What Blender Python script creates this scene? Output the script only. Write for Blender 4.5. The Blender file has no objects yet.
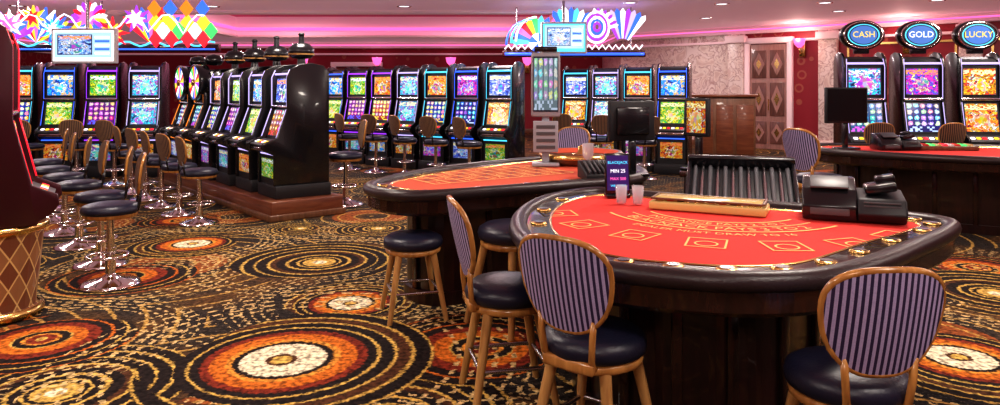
import bpy, bmesh, math, random
from mathutils import Vector, Matrix
random.seed(7)
S=bpy.context.scene
COL=S.collection
try:
    S.view_settings.view_transform='Standard'
    S.view_settings.look='Medium High Contrast'
except Exception: pass
R=math.radians
LK=.66
# ---------------------------------------------------------------- materials
class T:
    def __init__(s,tree): s.t=tree
    def n(s,typ,props=None,**inp):
        nd=s.t.nodes.new(typ)
        if props:
            for k,v in props.items(): setattr(nd,k,v)
        for k,v in inp.items():
            key=int(k[1:]) if k[0]=='i' and k[1:].isdigit() else k.replace('_',' ')
            s.set(nd.inputs[key],v)
        return nd
    def set(s,sock,v):
        if isinstance(v,bpy.types.NodeSocket): s.t.links.new(v,sock)
        elif isinstance(v,bpy.types.Node): s.t.links.new(v.outputs[0],sock)
        else: sock.default_value=v
    def m(s,op,a,b=0.0,c=None):
        nd=s.n('ShaderNodeMath',{'operation':op},i0=a,i1=b)
        if c is not None: s.set(nd.inputs[2],c)
        return nd.outputs[0]
    def vm(s,op,a,b=(0,0,0)):
        nd=s.n('ShaderNodeVectorMath',{'operation':op},i0=a,i1=b)
        return nd.outputs['Value'] if op in('LENGTH','DISTANCE','DOT_PRODUCT') else nd.outputs[0]
    def mix(s,f,a,b,blend='MIX'):
        nd=s.n('ShaderNodeMix',{'data_type':'RGBA','blend_type':blend})
        s.set(nd.inputs[0],f); s.set(nd.inputs[6],a); s.set(nd.inputs[7],b)
        return nd.outputs[2]
    def ramp(s,f,stops,interp='LINEAR'):
        nd=s.n('ShaderNodeValToRGB'); cr=nd.color_ramp; cr.interpolation=interp
        while len(cr.elements)>1: cr.elements.remove(cr.elements[0])
        cr.elements[0].position=stops[0][0]; cr.elements[0].color=c4(stops[0][1])
        for p,c in stops[1:32]:
            e=cr.elements.new(p); e.color=c4(c)
        s.set(nd.inputs[0],f); return nd
def c4(c): return tuple(c) if len(c)==4 else (c[0],c[1],c[2],1)
def newmat(name):
    m=bpy.data.materials.new(name); m.use_nodes=True
    b=m.node_tree.nodes['Principled BSDF']; return m,T(m.node_tree),b
def mat(name,col,rough=.5,metal=0,emit=None,es=0,coat=0,bump=0,bscale=60,var=0,vscale=8,alpha=1,trans=0):
    m,t,b=newmat(name)
    b.inputs['Base Color'].default_value=c4(col); b.inputs['Roughness'].default_value=rough
    b.inputs['Metallic'].default_value=metal; b.inputs['Coat Weight'].default_value=coat
    b.inputs['Alpha'].default_value=alpha; b.inputs['Transmission Weight'].default_value=trans
    if emit: b.inputs['Emission Color'].default_value=c4(emit); b.inputs['Emission Strength'].default_value=es
    tc=t.n('ShaderNodeTexCoord')
    if var:
        nz=t.n('ShaderNodeTexNoise',None,Vector=tc.outputs['Object'],Scale=vscale,Detail=4.0)
        t.set(b.inputs['Base Color'],t.mix(nz.outputs[0],[c*(1-var) for c in col[:3]]+[1],[min(1,c*(1+var)) for c in col[:3]]+[1]))
    if bump:
        nz=t.n('ShaderNodeTexNoise',None,Vector=tc.outputs['Object'],Scale=bscale,Detail=3.0)
        bp=t.n('ShaderNodeBump',None,Strength=bump,Distance=.01,Height=nz.outputs[0]); t.set(b.inputs['Normal'],bp)
    return m
def glow(name,col,s=2.0): return mat(name,[c*.25 for c in col],.4,emit=col,es=s)
def wood(name,c1,c2,rough=.3,sc=(1,1,8),coat=.3):
    m,t,b=newmat(name); tc=t.n('ShaderNodeTexCoord')
    mp=t.n('ShaderNodeMapping',None,Vector=tc.outputs['Object'],Scale=(12/sc[0],12/sc[1],12/sc[2]))
    nz=t.n('ShaderNodeTexNoise',None,Vector=mp,Scale=1.5,Detail=6.0,Distortion=1.0)
    rp=t.ramp(nz.outputs[0],[(.3,c1),(.7,c2)]); t.set(b.inputs['Base Color'],rp)
    b.inputs['Roughness'].default_value=rough; b.inputs['Coat Weight'].default_value=coat
    return m
M={}
M['black']=mat('black_gloss_plastic',(.010,.010,.013),.25,coat=.35)
M['blackm']=mat('black_matt_plastic',(.014,.014,.018),.5,var=.3)
M['grey']=mat('dark_grey_plastic',(.09,.09,.1),.4)
M['lgrey']=mat('light_grey_plastic',(.35,.35,.40),.4)
M['vinyl']=mat('navy_vinyl',(.012,.013,.032),.38,bump=.15,bscale=90)
M['pad']=mat('dark_leather_armrest',(.030,.018,.020),.36,bump=.2,bscale=80,var=.2)
M['chrome']=mat('chrome',(.8,.76,.76),.12,metal=1)
M['steel']=mat('steel',(.45,.43,.45),.25,metal=1)
M['gold']=mat('gold_metal',(.75,.5,.18),.25,metal=1)
M['chairwood']=wood('chair_beech_wood',(.34,.17,.055),(.62,.36,.13),.3)
M['seatwood']=wood('chair_frame_wood',(.30,.12,.03),(.60,.30,.09),.22)
M['tablewood']=wood('mahogany_dark',(.010,.003,.003),(.030,.008,.008),.28)
M['plinth']=wood('plinth_wood',(.13,.035,.018),(.24,.08,.035),.35,(8,8,1))
M['brown']=wood('walnut',(.12,.05,.025),(.22,.1,.05),.4)
M['railwood']=wood('table_rail_wood',(.014,.006,.005),(.042,.015,.010),.2)
M['felt']=mat('red_felt',(.76,.042,.032),.9,bump=.2,bscale=400,var=.12,vscale=3)
M['felt2']=mat('orange_red_felt',(.66,.10,.045),.9,bump=.2,bscale=400,var=.15,vscale=3)
M['print']=mat('felt_print',(.95,.62,.22),.8,emit=(1,.6,.2),es=.05)
M['maroon']=mat('maroon_plastic',(.045,.004,.010),.3,coat=.3)
M['traycover']=mat('amber_tray',(.72,.53,.2),.3)
M['white']=mat('white_gloss',(.8,.8,.8),.3)
M['glass']=mat('clear_glass',(.85,.88,.95),.05,alpha=.3)
M['water']=mat('ice_water',(.75,.78,.85),.1,alpha=.4)
for n,c,s in [('pink',(1,.14,.48),1.45),('white',(1,.95,1),1.5),('yellow',(1,.68,.04),1.3),('red',(1,.02,.04),1.3),('blue',(.04,.14,1),1.6),
    ('cyan',(.10,.70,1),1.4),('purple',(.38,.05,1),1.4),('green',(.08,.75,.18),1.15),('orange',(1,.26,.02),1.2),('lav',(.62,.5,1),1.2)]:
    M['g_'+n]=glow('neon_'+n,c,s)
def stripes(name,ca,cb,freq,axis=0):
    m,t,b=newmat(name); tc=t.n('ShaderNodeTexCoord'); sp=t.n('ShaderNodeSeparateXYZ',None,Vector=tc.outputs['Object'])
    f=t.m('FRACT',t.m('MULTIPLY',sp.outputs[axis],freq)); k=t.m('GREATER_THAN',f,.52)
    nz=t.n('ShaderNodeTexNoise',None,Vector=tc.outputs['Object'],Scale=150.0)
    c=t.mix(k,c4(ca),c4(cb)); c=t.mix(.25,c,nz.outputs[0],'OVERLAY')
    t.set(b.inputs['Base Color'],c); b.inputs['Roughness'].default_value=.75; return m
M['stripe']=stripes('purple_striped_fabric',(.44,.37,.60),(.028,.015,.065),44)
M['stripe2']=stripes('gold_striped_fabric',(.26,.14,.07),(.02,.012,.02),40)
def quilt():
    m,t,b=newmat('gold_harlequin'); tc=t.n('ShaderNodeTexCoord'); sp=t.n('ShaderNodeSeparateXYZ',None,Vector=tc.outputs['Object'])
    an=t.m('ARCTAN2',sp.outputs[1],sp.outputs[0])
    a=t.m('ADD',t.m('MULTIPLY',an,14/6.28318),t.m('MULTIPLY',sp.outputs[2],4.6)); c=t.m('SUBTRACT',t.m('MULTIPLY',an,14/6.28318),t.m('MULTIPLY',sp.outputs[2],4.6))
    fa=t.m('ABSOLUTE',t.m('SUBTRACT',t.m('FRACT',a),.5)); fc=t.m('ABSOLUTE',t.m('SUBTRACT',t.m('FRACT',c),.5))
    mx=t.m('MAXIMUM',fa,fc); k=t.m('GREATER_THAN',mx,.455)
    ch=t.m('MODULO',t.m('ABSOLUTE',t.m('ADD',t.m('FLOOR',a),t.m('FLOOR',c))),2)
    col=t.mix(ch,(.40,.20,.09,1),(.24,.09,.045,1)); col=t.mix(k,col,(.80,.58,.25,1))
    t.set(b.inputs['Base Color'],col); b.inputs['Roughness'].default_value=.4; b.inputs['Metallic'].default_value=.2
    return m
M['quilt']=quilt()
def screen(name,seed,mode,pal,st=1.5):
    m,t,b=newmat(name); tc=t.n('ShaderNodeTexCoord'); uv=tc.outputs['UV']; sp=t.n('ShaderNodeSeparateXYZ',None,Vector=uv)
    if mode=='reel':
        sc=t.vm('MULTIPLY',uv,(5,5,1)); fl=t.vm('ADD',t.vm('FLOOR',sc),(seed*3.1,seed*1.7,0)); fr=t.vm('SUBTRACT',t.vm('FRACTION',sc),(.5,.5,0))
        wn=t.n('ShaderNodeTexWhiteNoise',{'noise_dimensions':'3D'},Vector=fl)
        hs=t.n('ShaderNodeHueSaturation',None,Saturation=1.5,Value=1.0,Color=wn.outputs['Color'])
        sym=t.mix(.4,hs.outputs[0],c4(pal[seed%3]))
        wob=t.n('ShaderNodeTexNoise',None,Vector=t.vm('ADD',sc,(seed,0,0)),Scale=3.0,Detail=2.0)
        d=t.m('ADD',t.vm('LENGTH',t.vm('MULTIPLY',fr,(1,1,0))),t.m('MULTIPLY',t.m('SUBTRACT',wob.outputs[0],.5),.7)); k=t.m('LESS_THAN',d,.36); k2=t.m('LESS_THAN',d,.13)
        ab=t.n('ShaderNodeSeparateXYZ',None,Vector=t.vm('ABSOLUTE',fr)); ln=t.m('GREATER_THAN',ab.outputs[0],.44)
        c=t.mix(k,[x*.8 for x in pal[0]]+[1],sym); c=t.mix(k2,c,c4(pal[3])); c=t.mix(ln,c,(.01,.01,.05,1))
        band=t.m('LESS_THAN',sp.outputs[1],.2); bn=t.n('ShaderNodeTexWhiteNoise',{'noise_dimensions':'2D'},Vector=t.vm('FLOOR',t.vm('MULTIPLY',uv,(14,14,1))))
        c=t.mix(band,c,t.mix(t.m('GREATER_THAN',bn.outputs['Value'],.6),[x*.5 for x in pal[0]]+[1],c4(pal[2])))
    else:
        off=t.vm('ADD',t.vm('MULTIPLY',uv,(3,3,1)),(seed*2.3,seed*5.1,0))
        nz=t.n('ShaderNodeTexNoise',None,Vector=off,Scale=1.8,Detail=4.0,Distortion=1.2)
        c=t.ramp(nz.outputs[0],[(.3,(.01,.01,.04)),(.40,pal[0]),(.47,pal[1]),(.50,pal[0]),(.57,pal[2]),(.60,(.02,.01,.04)),(.7,pal[3])],'EASE').outputs[0]
        dv=t.vm('MULTIPLY',t.vm('SUBTRACT',uv,(.5,.40,0)),(1,1,0)); d=t.vm('LENGTH',dv)
        wob=t.n('ShaderNodeTexNoise',None,Vector=off,Scale=2.5); d=t.m('ADD',d,t.m('MULTIPLY',t.m('SUBTRACT',wob.outputs[0],.5),.6+.15*(seed%5)))
        rad=.16+.03*(seed%4)
        ring=t.m('LESS_THAN',t.m('ABSOLUTE',t.m('SUBTRACT',d,rad+.03)),.018); dsk=t.m('LESS_THAN',d,rad)
        vr=t.n('ShaderNodeTexVoronoi',None,Vector=off,Scale=3.0); hs=t.n('ShaderNodeHueSaturation',None,Saturation=1.5,Value=.8,Color=vr.outputs['Color'])
        c=t.mix(dsk,c,t.mix(.5,hs.outputs[0],c4(pal[(seed+1)%3]))); c=t.mix(ring,c,c4(pal[3]))
        tb=t.m('MULTIPLY',t.m('GREATER_THAN',sp.outputs[1],.76),t.m('LESS_THAN',sp.outputs[1],.92))
        w=t.n('ShaderNodeTexWhiteNoise',{'noise_dimensions':'2D'},Vector=t.vm('FLOOR',t.vm('MULTIPLY',off,(6,9,1))))
        tb=t.m('MULTIPLY',tb,t.m('GREATER_THAN',w.outputs['Value'],.4)); c=t.mix(tb,c,[(1,.9,.45,1),(.9,.95,1,1),(1,.3,.1,1)][seed%3])
    ed=t.m('MAXIMUM',t.m('ABSOLUTE',t.m('SUBTRACT',sp.outputs[0],.5)),t.m('ABSOLUTE',t.m('SUBTRACT',sp.outputs[1],.5)))
    c=t.mix(t.m('GREATER_THAN',ed,.47),c,(.02,.02,.03,1))
    t.set(b.inputs['Emission Color'],c); b.inputs['Emission Strength'].default_value=st
    b.inputs['Base Color'].default_value=(.01,.01,.01,1); b.inputs['Roughness'].default_value=.15; return m
PAL=[[(.01,.05,.55),(.03,.45,1),(1,.65,.03),(.85,.95,1)],[(.03,.22,.01),(.85,.7,.03),(.03,.6,.1),(1,.95,.5)],[(.45,.01,.02),(1,.35,.02),(1,.75,.05),(1,.9,.8)],
     [(.01,.12,.35),(.05,.75,.85),(.6,.08,.7),(.9,1,1)],[(.2,.01,.3),(1,.06,.45),(.1,.12,1),(1,.85,.4)],[(.4,.12,.01),(1,.6,.03),(.75,.04,.02),(.9,1,.8)],
     [(.02,.02,.25),(.12,.25,1),(.55,.7,1),(1,1,1)]]
# ---------------------------------------------------------------- builder
class B:
    def __init__(s): s.v=[];s.f=[];s.m=[];s.uv={};s.sm=[];s.mats=[]
    def mi(s,mt):
        if isinstance(mt,str): mt=M[mt]
        if mt not in s.mats: s.mats.append(mt)
        return s.mats.index(mt)
    def raw(s,vs,fs,mt,smooth=False,uvs=None,X=None):
        o=len(s.v); i=s.mi(mt)
        for p in vs:
            p=Vector(p); s.v.append(tuple(X@p) if X else tuple(p))
        for k,f in enumerate(fs):
            if uvs: s.uv[len(s.f)]=uvs[k]
            s.f.append([o+a for a in f]); s.m.append(i); s.sm.append(smooth)
    def bm(s,bm,mt,X=None,smooth=False):
        bm.verts.index_update(); s.raw([v.co.copy() for v in bm.verts],[[v.index for v in f.verts] for f in bm.faces],mt,smooth,None,X); bm.free()
    def box(s,c,sz,mt,rot=(0,0,0),bev=0,X=None,seg=2):
        b=bmesh.new(); bmesh.ops.create_cube(b,size=1)
        for v in b.verts: v.co=Vector((v.co.x*sz[0],v.co.y*sz[1],v.co.z*sz[2]))
        if bev: bmesh.ops.bevel(b,geom=b.edges[:],offset=bev,segments=seg,affect='EDGES',profile=.5)
        A=Matrix.Translation(c)@Matrix.Rotation(rot[2],4,'Z')@Matrix.Rotation(rot[1],4,'Y')@Matrix.Rotation(rot[0],4,'X')
        s.bm(b,mt,(X@A) if X else A,bool(bev))
    def cyl(s,p0,p1,r0,r1,mt,seg=16,X=None):
        p0=Vector(p0);p1=Vector(p1);d=(p1-p0); q=d.to_track_quat('Z','Y').to_matrix()
        vs=[];n=seg
        for p,r in((p0,r0),(p1,r1)):
            for i in range(n):
                a=2*math.pi*i/n; vs.append(p+q@Vector((r*math.cos(a),r*math.sin(a),0)))
        fs=[[i,(i+1)%n,n+(i+1)%n,n+i] for i in range(n)]
        s.raw(vs,fs,mt,True,None,X); s.raw(vs,[list(range(n))[::-1],list(range(n,2*n))],mt,False,None,X)
    def lathe(s,prof,mt,c=(0,0,0),seg=32,X=None,smooth=True):
        vs=[];n=seg
        for r,z in prof:
            for i in range(n):
                a=2*math.pi*i/n; vs.append((c[0]+r*math.cos(a),c[1]+r*math.sin(a),c[2]+z))
        fs=[[j*n+i,j*n+(i+1)%n,(j+1)*n+(i+1)%n,(j+1)*n+i] for j in range(len(prof)-1) for i in range(n)]
        s.raw(vs,fs,mt,smooth,None,X)
    def tube(s,pts,r,mt,closed=False,seg=8,X=None):
        pts=[Vector(p) for p in pts];n=len(pts);vs=[]
        for i,p in enumerate(pts):
            a=pts[(i-1)%n] if closed or i>0 else p; b=pts[(i+1)%n] if closed or i<n-1 else p
            d=(b-a).normalized(); up=Vector((0,0,1)) if abs(d.z)<.9 else Vector((0,1,0))
            u=d.cross(up).normalized(); w=u.cross(d).normalized()
            for k in range(seg):
                t=2*math.pi*k/seg; vs.append(p+u*r*math.cos(t)+w*r*math.sin(t))
        m=n if closed else n-1
        fs=[[i*seg+k,i*seg+(k+1)%seg,((i+1)%n)*seg+(k+1)%seg,((i+1)%n)*seg+k] for i in range(m) for k in range(seg)]
        if not closed: fs+= [list(range(seg)),[(n-1)*seg+k for k in range(seg)]]
        s.raw(vs,fs,mt,True,None,X)
    def quad(s,ps,mt,X=None): s.raw(ps,[[0,1,2,3]],mt,False,[[(0,0),(1,0),(1,1),(0,1)]],X)
    def prism(s,pts,h,mt,X=None,bev=0):
        b=bmesh.new(); vs=[b.verts.new((p[0],p[1],0)) for p in pts]; f=b.faces.new(vs)
        r=bmesh.ops.extrude_face_region(b,geom=[f])
        for e in r['geom']:
            if isinstance(e,bmesh.types.BMVert): e.co.z+=h
        bmesh.ops.recalc_face_normals(b,faces=b.faces[:])
        if bev: bmesh.ops.bevel(b,geom=b.edges[:],offset=bev,segments=2,affect='EDGES',profile=.5)
        s.bm(b,mt,X,bool(bev))
    def ring(s,out,prof,mt,smooth=True,closed=True):
        n=len(out);c=cent(out);vs=[]
        for ins,z in prof:
            for p in inset(out,ins,c): vs.append((p[0],p[1],z))
        fs=[[j*n+i,j*n+(i+1)%n,(j+1)*n+(i+1)%n,(j+1)*n+i] for j in range(len(prof)-1) for i in range(n)]
        s.raw(vs,fs,mt,smooth)
    def face(s,pts,z,mt): s.raw([(p[0],p[1],z) for p in pts],[list(range(len(pts)))],mt)
    def ball(s,c,r,mt,sc=(1,1,1),X=None):
        b=bmesh.new(); bmesh.ops.create_uvsphere(b,u_segments=16,v_segments=10,radius=r)
        A=Matrix.Translation(c)@Matrix.Diagonal((sc[0],sc[1],sc[2],1)); s.bm(b,mt,(X@A) if X else A,True)
    def mesh(s,name):
        me=bpy.data.meshes.new(name); me.from_pydata(s.v,[],s.f)
        for m in s.mats: me.materials.append(m)
        me.polygons.foreach_set('material_index',s.m); me.polygons.foreach_set('use_smooth',s.sm)
        ul=me.uv_layers.new(name='UVMap')
        for fi,u in s.uv.items():
            for li,c in zip(me.polygons[fi].loop_indices,u): ul.data[li].uv=c
        me.update()
        bb=bmesh.new(); bb.from_mesh(me); keep=[f for f in bb.faces if f.index not in s.uv]
        bmesh.ops.recalc_face_normals(bb,faces=keep); bb.to_mesh(me); bb.free()
        return me
    def obj(s,name,loc=(0,0,0),rz=0,sc=(1,1,1)): return put(name,s.mesh(name),loc,rz,sc)
def put(name,me,loc=(0,0,0),rz=0,sc=(1,1,1)):
    o=bpy.data.objects.new(name,me); COL.objects.link(o); o.location=loc; o.rotation_euler=(0,0,rz)
    o.scale=sc if hasattr(sc,'__len__') else (sc,)*3; return o
def cent(p): return (sum(a[0] for a in p)/len(p),sum(a[1] for a in p)/len(p))
def inset(out,d,c=None):
    c=c or cent(out);r=[]
    for p in out:
        v=Vector((p[0]-c[0],p[1]-c[1])); L=v.length; v=v*((L-d)/L); r.append((c[0]+v.x,c[1]+v.y))
    return r
def cr(pts,n=6):
    r=[];N=len(pts)
    for i in range(N):
        p0,p1,p2,p3=[Vector(pts[(i+k-1)%N]) for k in range(4)]
        for j in range(n):
            t=j/n; r.append(tuple(.5*((2*p1)+(-p0+p2)*t+(2*p0-5*p1+4*p2-p3)*t*t+(-p0+3*p1-3*p2+p3)*t**3)))
    return r
def textverts(body,size):
    cu=bpy.data.curves.new('txt','FONT'); cu.body=body; cu.size=size; cu.align_x='CENTER'; cu.resolution_u=2
    o=bpy.data.objects.new('txt',cu); COL.objects.link(o); dg=bpy.context.evaluated_depsgraph_get()
    me=o.evaluated_get(dg).to_mesh(); vs=[v.co.copy() for v in me.vertices]; fs=[list(p.vertices) for p in me.polygons]
    o.evaluated_get(dg).to_mesh_clear(); bpy.data.objects.remove(o); return vs,fs
def face_rot(dx,dy): return math.atan2(dy,dx)+math.pi/2
def face_rot_p(dx,dy): return math.atan2(dy,dx)-math.pi/2
# ---------------------------------------------------------------- chairs
def back_panel(b,zc,hw,hh,y0,tilt,curv,fab,frame,fr=.011):
    def pt(x,z,off=0): return Vector((x,y0-tilt*(z-(zc-hh))+curv*x*x+off,z))
    N=40;K=6
    out=[]
    for i in range(N):
        a=2*math.pi*i/N; ca,sa=math.cos(a),math.sin(a)
        sx=math.copysign(abs(ca)**.72,ca)*(1+.20*sa); sz=math.copysign(abs(sa)**.85,sa)
        out.append((hw*sx,zc+hh*sz))
    for off,flip in((.016,0),(-.016,1)):
        vs=[pt(0,zc,off*1.3)]
        for k in range(1,K+1):
            t=k/K
            for x,z in out: vs.append(pt(x*t,zc+(z-zc)*t,off*(1.3-.5*t*t)))
        fs=[[0,1+i,1+(i+1)%N] for i in range(N)]
        for k in range(K-1):
            for i in range(N): fs.append([1+k*N+i,1+k*N+(i+1)%N,1+(k+1)*N+(i+1)%N,1+(k+1)*N+i])
        b.raw(vs,fs,fab,True)
    b.tube([pt(x,z) for x,z in out],fr*1.25,frame,True,10)
    return pt
def make_chair(back=True,fab='stripe'):
    b=B()
    b.lathe([(0,.50),(.19,.50),(.215,.515),(.222,.545),(.212,.575),(.18,.595),(.1,.607),(0,.61)],'vinyl',seg=36)
    b.lathe([(0,.465),(.195,.465),(.205,.475),(.205,.497),(.19,.505),(0,.505)],'seatwood',seg=36)
    for sx in(-1,1):
        for sy in(-1,1):
            p0=Vector((sx*.125,sy*.125,.475));p1=Vector((sx*.205,sy*.205,0))
            b.cyl(p0,p1,.026,.018,'chairwood',10)
    k=lambda z:.125+.08*(.475-z)/.475
    a=k(.2); cs=[(-a,-a,.2),(a,-a,.2),(a,a,.2),(-a,a,.2)]
    for i in range(4): b.cyl(cs[i],cs[(i+1)%4],.011,.011,'steel',8)
    if back:
        pt=back_panel(b,.83,.205,.19,-.215,.22,.9,fab,'seatwood')
        for sx in(-1,1):
            b.tube([(sx*.10,-.16,.485),(sx*.11,-.205,.53),(sx*.12,-.215,.62),tuple(pt(sx*.125,.70))],.014,'seatwood')
        b.box((0,-.2,.50),(.24,.035,.05),'seatwood',bev=.012)
    return b
chair=make_chair().mesh('casino_chair')
stoolbackless=make_chair(False).mesh('wooden_stool')
def make_stool():
    b=B()
    b.lathe([(0,0),(.225,0),(.225,.012),(.2,.03),(.08,.055),(.035,.09),(.03,.12)],'chrome',seg=32)
    b.cyl((0,0,.1),(0,0,.56),.028,.028,'chrome'); b.cyl((0,0,.1),(0,0,.3),.04,.036,'chrome')
    b.tube([(.15*math.cos(i*math.pi/12),.15*math.sin(i*math.pi/12)+.02,.24) for i in range(24)],.011,'chrome',True)
    for s in(-1,1): b.cyl((0,0,.24),(s*.15,.02,.24),.009,.009,'chrome',8)
    b.lathe([(0,.55),(.19,.55),(.2,.562),(.2,.58)],'seatwood')
    b.lathe([(.18,.578),(.208,.585),(.215,.61),(.2,.645),(.15,.66),(0,.665)],'vinyl')
    back_panel(b,.88,.165,.165,-.2,.15,.9,'stripe2','seatwood',.009)
    for s in(-1,1): b.tube([(s*.08,-.14,.565),(s*.09,-.19,.6),(s*.09,-.205,.68),(s*.09,-.21,.76)],.012,'black')
    return b
stool=make_stool().mesh('slot_stool')
# ---------------------------------------------------------------- slot machines
YZ=Matrix(((0,0,1,0),(1,0,0,0),(0,1,0,0),(0,0,0,1)))
def slot(seed,kind='tall',trim='g_blue',topper=None,z0=.2,base='black',plinth=True):
    b=B(); pal=PAL[seed%7]; pal2=PAL[(seed*3+1)%7]
    up=screen('slot_screen_art_%d'%seed,seed,'art',pal,1.45); lo=screen('slot_screen_reels_%d'%seed,seed+9,'reel' if seed%3 else 'art',pal2,1.3)
    be=screen('slot_belly_glass_%d'%seed,seed+20,'art',PAL[(seed+2)%7],.6)
    w=.30
    if plinth: b.box((0,.02,z0/2),(.66,.6,z0),'blackm',bev=.01)
    prof=[(-.26,z0),(-.26,.70),(-.36,.77),(-.37,.84),(-.20,.92),(-.10,1.42),(-.10,1.46),(-.08,1.94),(-.02,2.02),(.12,2.06),(.3,2.0),(.3,z0)]
    b.prism(prof,2*w-.06,'blackm' if base=='black' else base,Matrix.Translation((-(w-.03),0,0))@YZ)
    side=[(-.29,z0),(-.29,.68),(-.38,.74),(-.42,.80),(-.41,.87),(-.26,.94),(-.15,1.40),(-.15,1.90),(-.11,2.03),(-.01,2.11),(.12,2.13),(.25,2.09),(.31,1.98),(.31,z0)]
    for sx in(-w,w-.035):
        b.prism(side,.035,'black' if base=='black' else base,Matrix.Translation((sx,0,0))@YZ,bev=.008)
    def scr(y0,z_0,y1,z_1,hw,mt,off=.006):
        n=Vector((0,-(z_1-z_0),(y1-y0))).normalized(); n=n if n.y<0 else -n
        d=n*off; b.quad([Vector((-hw,y0,z_0))+d,Vector((hw,y0,z_0))+d,Vector((hw,y1,z_1))+d,Vector((-hw,y1,z_1))+d],mt)
    scr(-.19,.955,-.11,1.38,.235,lo,.012)
    scr(-.10,1.49,-.084,1.89,.235,up,.012)
    scr(-.26,.30 if z0<.3 else z0+.05,-.26,.62,.22,be,.01)
    b.cyl((-.265,-.125,1.435),(.265,-.125,1.435),.022,.022,'chrome',10)
    b.cyl((-.265,-.10,1.955),(.265,-.10,1.955),.016,.016,trim,10)
    b.box((0,-.30,.865),(.52,.17,.03),'grey',rot=(R(24),0,0),bev=.008)
    for i in range(6): b.box((-.2+i*.08,-.315,.88),(.055,.05,.02),['g_white','g_yellow','g_red'][i%3],rot=(R(24),0,0),bev=.005)
    b.box((0,-.375,.775),(.5,.02,.05),'chrome',bev=.006)
    b.box((0,-.265,.68),(.5,.015,.02),trim)
    for s in(-1,1):
        b.tube([(s*.267,-.145,1.44),(s*.267,-.145,1.9),(s*.255,-.11,2.02)],.006,trim,seg=6)
        b.tube([(s*.267,-.255,.95),(s*.267,-.15,1.39)],.006,trim,seg=6)
    if topper=='ball':
        b.cyl((0,.1,2.1),(0,.1,2.22),.05,.04,'black'); b.lathe([(0,2.2),(.10,2.22),(.14,2.28),(.135,2.38),(.09,2.45),(.03,2.48),(0,2.48)],'black',c=(0,.1,0),seg=20)
        b.cyl((0,.1,2.47),(0,.1,2.60),.032,.026,'blackm'); b.cyl((0,.1,2.27),(0,.1,2.295),.145,.145,'gold',20); b.ball((0,.1,2.61),.035,'blackm')
    if topper=='round':
        E=Matrix.Diagonal((1,1,.70,1))
        C_=Matrix.Translation((0,.0,2.37))@E
        A=C_@Matrix.Rotation(R(90),4,'X')
        b.box((0,.03,2.15),(.2,.1,.1),'black',bev=.01)
        b.lathe([(0,-.08),(.26,-.08),(.31,-.06),(.31,.04),(.285,.07),(.25,.07)],'black',X=A,seg=32)
        b.lathe([(.262,.075),(.282,.08),(.286,.055)],'chrome',X=A,seg=32)
        def disc(r,y,mt):
            N=32; b.raw([C_@Vector((r*math.cos(2*math.pi*i/N),y,r*math.sin(2*math.pi*i/N))) for i in range(N)],[list(range(N))],mt)
        disc(.25,-.073,'blackm'); disc(.225,-.075,'g_cyan'); disc(.208,-.077,'blackm'); disc(.19,-.079,M['signface'])
        vs,fs=textverts(['LUCKY','CASH','GOLD'][seed%3],.125); b.raw([(p.x,-.083,2.335+p.y) for p in vs],fs,'g_yellow' if seed%2 else 'g_white')
    if topper=='wheel':
        N=16; cols=['g_yellow','g_red','g_white','g_blue','g_orange','g_green','g_white','g_purple']
        for i in range(N):
            a0=2*math.pi*i/N;a1=2*math.pi*(i+1)/N;am=(a0+a1)/2;r=.33
            b.raw([(0,-.2,1.85),(r*math.cos(a0),-.2,1.85+r*math.sin(a0)),(r*math.cos(am),-.2,1.85+r*math.sin(am)),(r*math.cos(a1),-.2,1.85+r*math.sin(a1))],[[0,1,2,3]],cols[i%8])
        A=Matrix.Translation((0,-.18,1.85))@Matrix.Rotation(R(90),4,'X')
        b.lathe([(0,-.12),(.36,-.12),(.37,0),(.37,.03),(.33,.035),(.33,.02)],'black',X=A); b.lathe([(.07,.025),(.07,.05),(0,.06)],'gold',X=A)
        b.lathe([(0,2.2),(.10,2.22),(.13,2.3),(.1,2.4),(0,2.44)],'black',c=(0,.05,0),seg=16)
    return b
M['signface']=mat('sign_face_blue',(.03,.08,.25),.3,emit=(.08,.22,.65),es=.8)
trims=['g_blue','g_purple','g_cyan','g_lav']
SM=[slot(i,trim=trims[i%4]).mesh('slot_machine') for i in range(7)]
SW=[slot(10+i,trim='g_orange',topper='wheel').mesh('slot_machine') for i in range(2)]
SB=[slot(20+i,trim='g_lav',topper='ball').mesh('slot_machine') for i in range(4)]
SR=[slot(31+i,trim='g_lav',topper='round').mesh('slot_machine') for i in range(3)]
def row(meshes,p0,p1,n,nrm,sc=(1,1,1),z=0):
    for i in range(n):
        t=i/(n-1); put('slot_machine',meshes[i%len(meshes)],(p0[0]+(p1[0]-p0[0])*t,p0[1]+(p1[1]-p0[1])*t,z),face_rot(*nrm),sc)
row([SM[0],SM[1],SM[5],SM[3],SM[2],SM[4],SM[6]],(-3.7,16),(.05,13),7,(-.52,-.85))
row([SM[6],SM[3],SM[2],SM[0]],(1.67,15.1),(3.35,13.5),4,(-.4,-.9))
row([SM[5],SM[2],SM[0],SM[1],SM[3]],(-9.75,13.1),(-6.6,13.1),5,(0.1,-1))
row(SR,(5.4,10.45),(7.1,10.45),3,(-.12,-1),(1.0,1,1.02))
C0=Vector((-2.79,8.5)); u=Vector((-.65,.76)).normalized(); v=Vector((.76,.65)).normalized()
b=B(); b.box((0,0,.12),(4.95,.96,.24),'plinth',bev=.015); b.box((0,0,.04),(5.0,1.01,.08),'brown',bev=.01)
pc=C0+u*2.42+v*.47
b.obj('slot_bank_plinth',(pc.x,pc.y,0),math.atan2(-u.y,-u.x))
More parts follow.
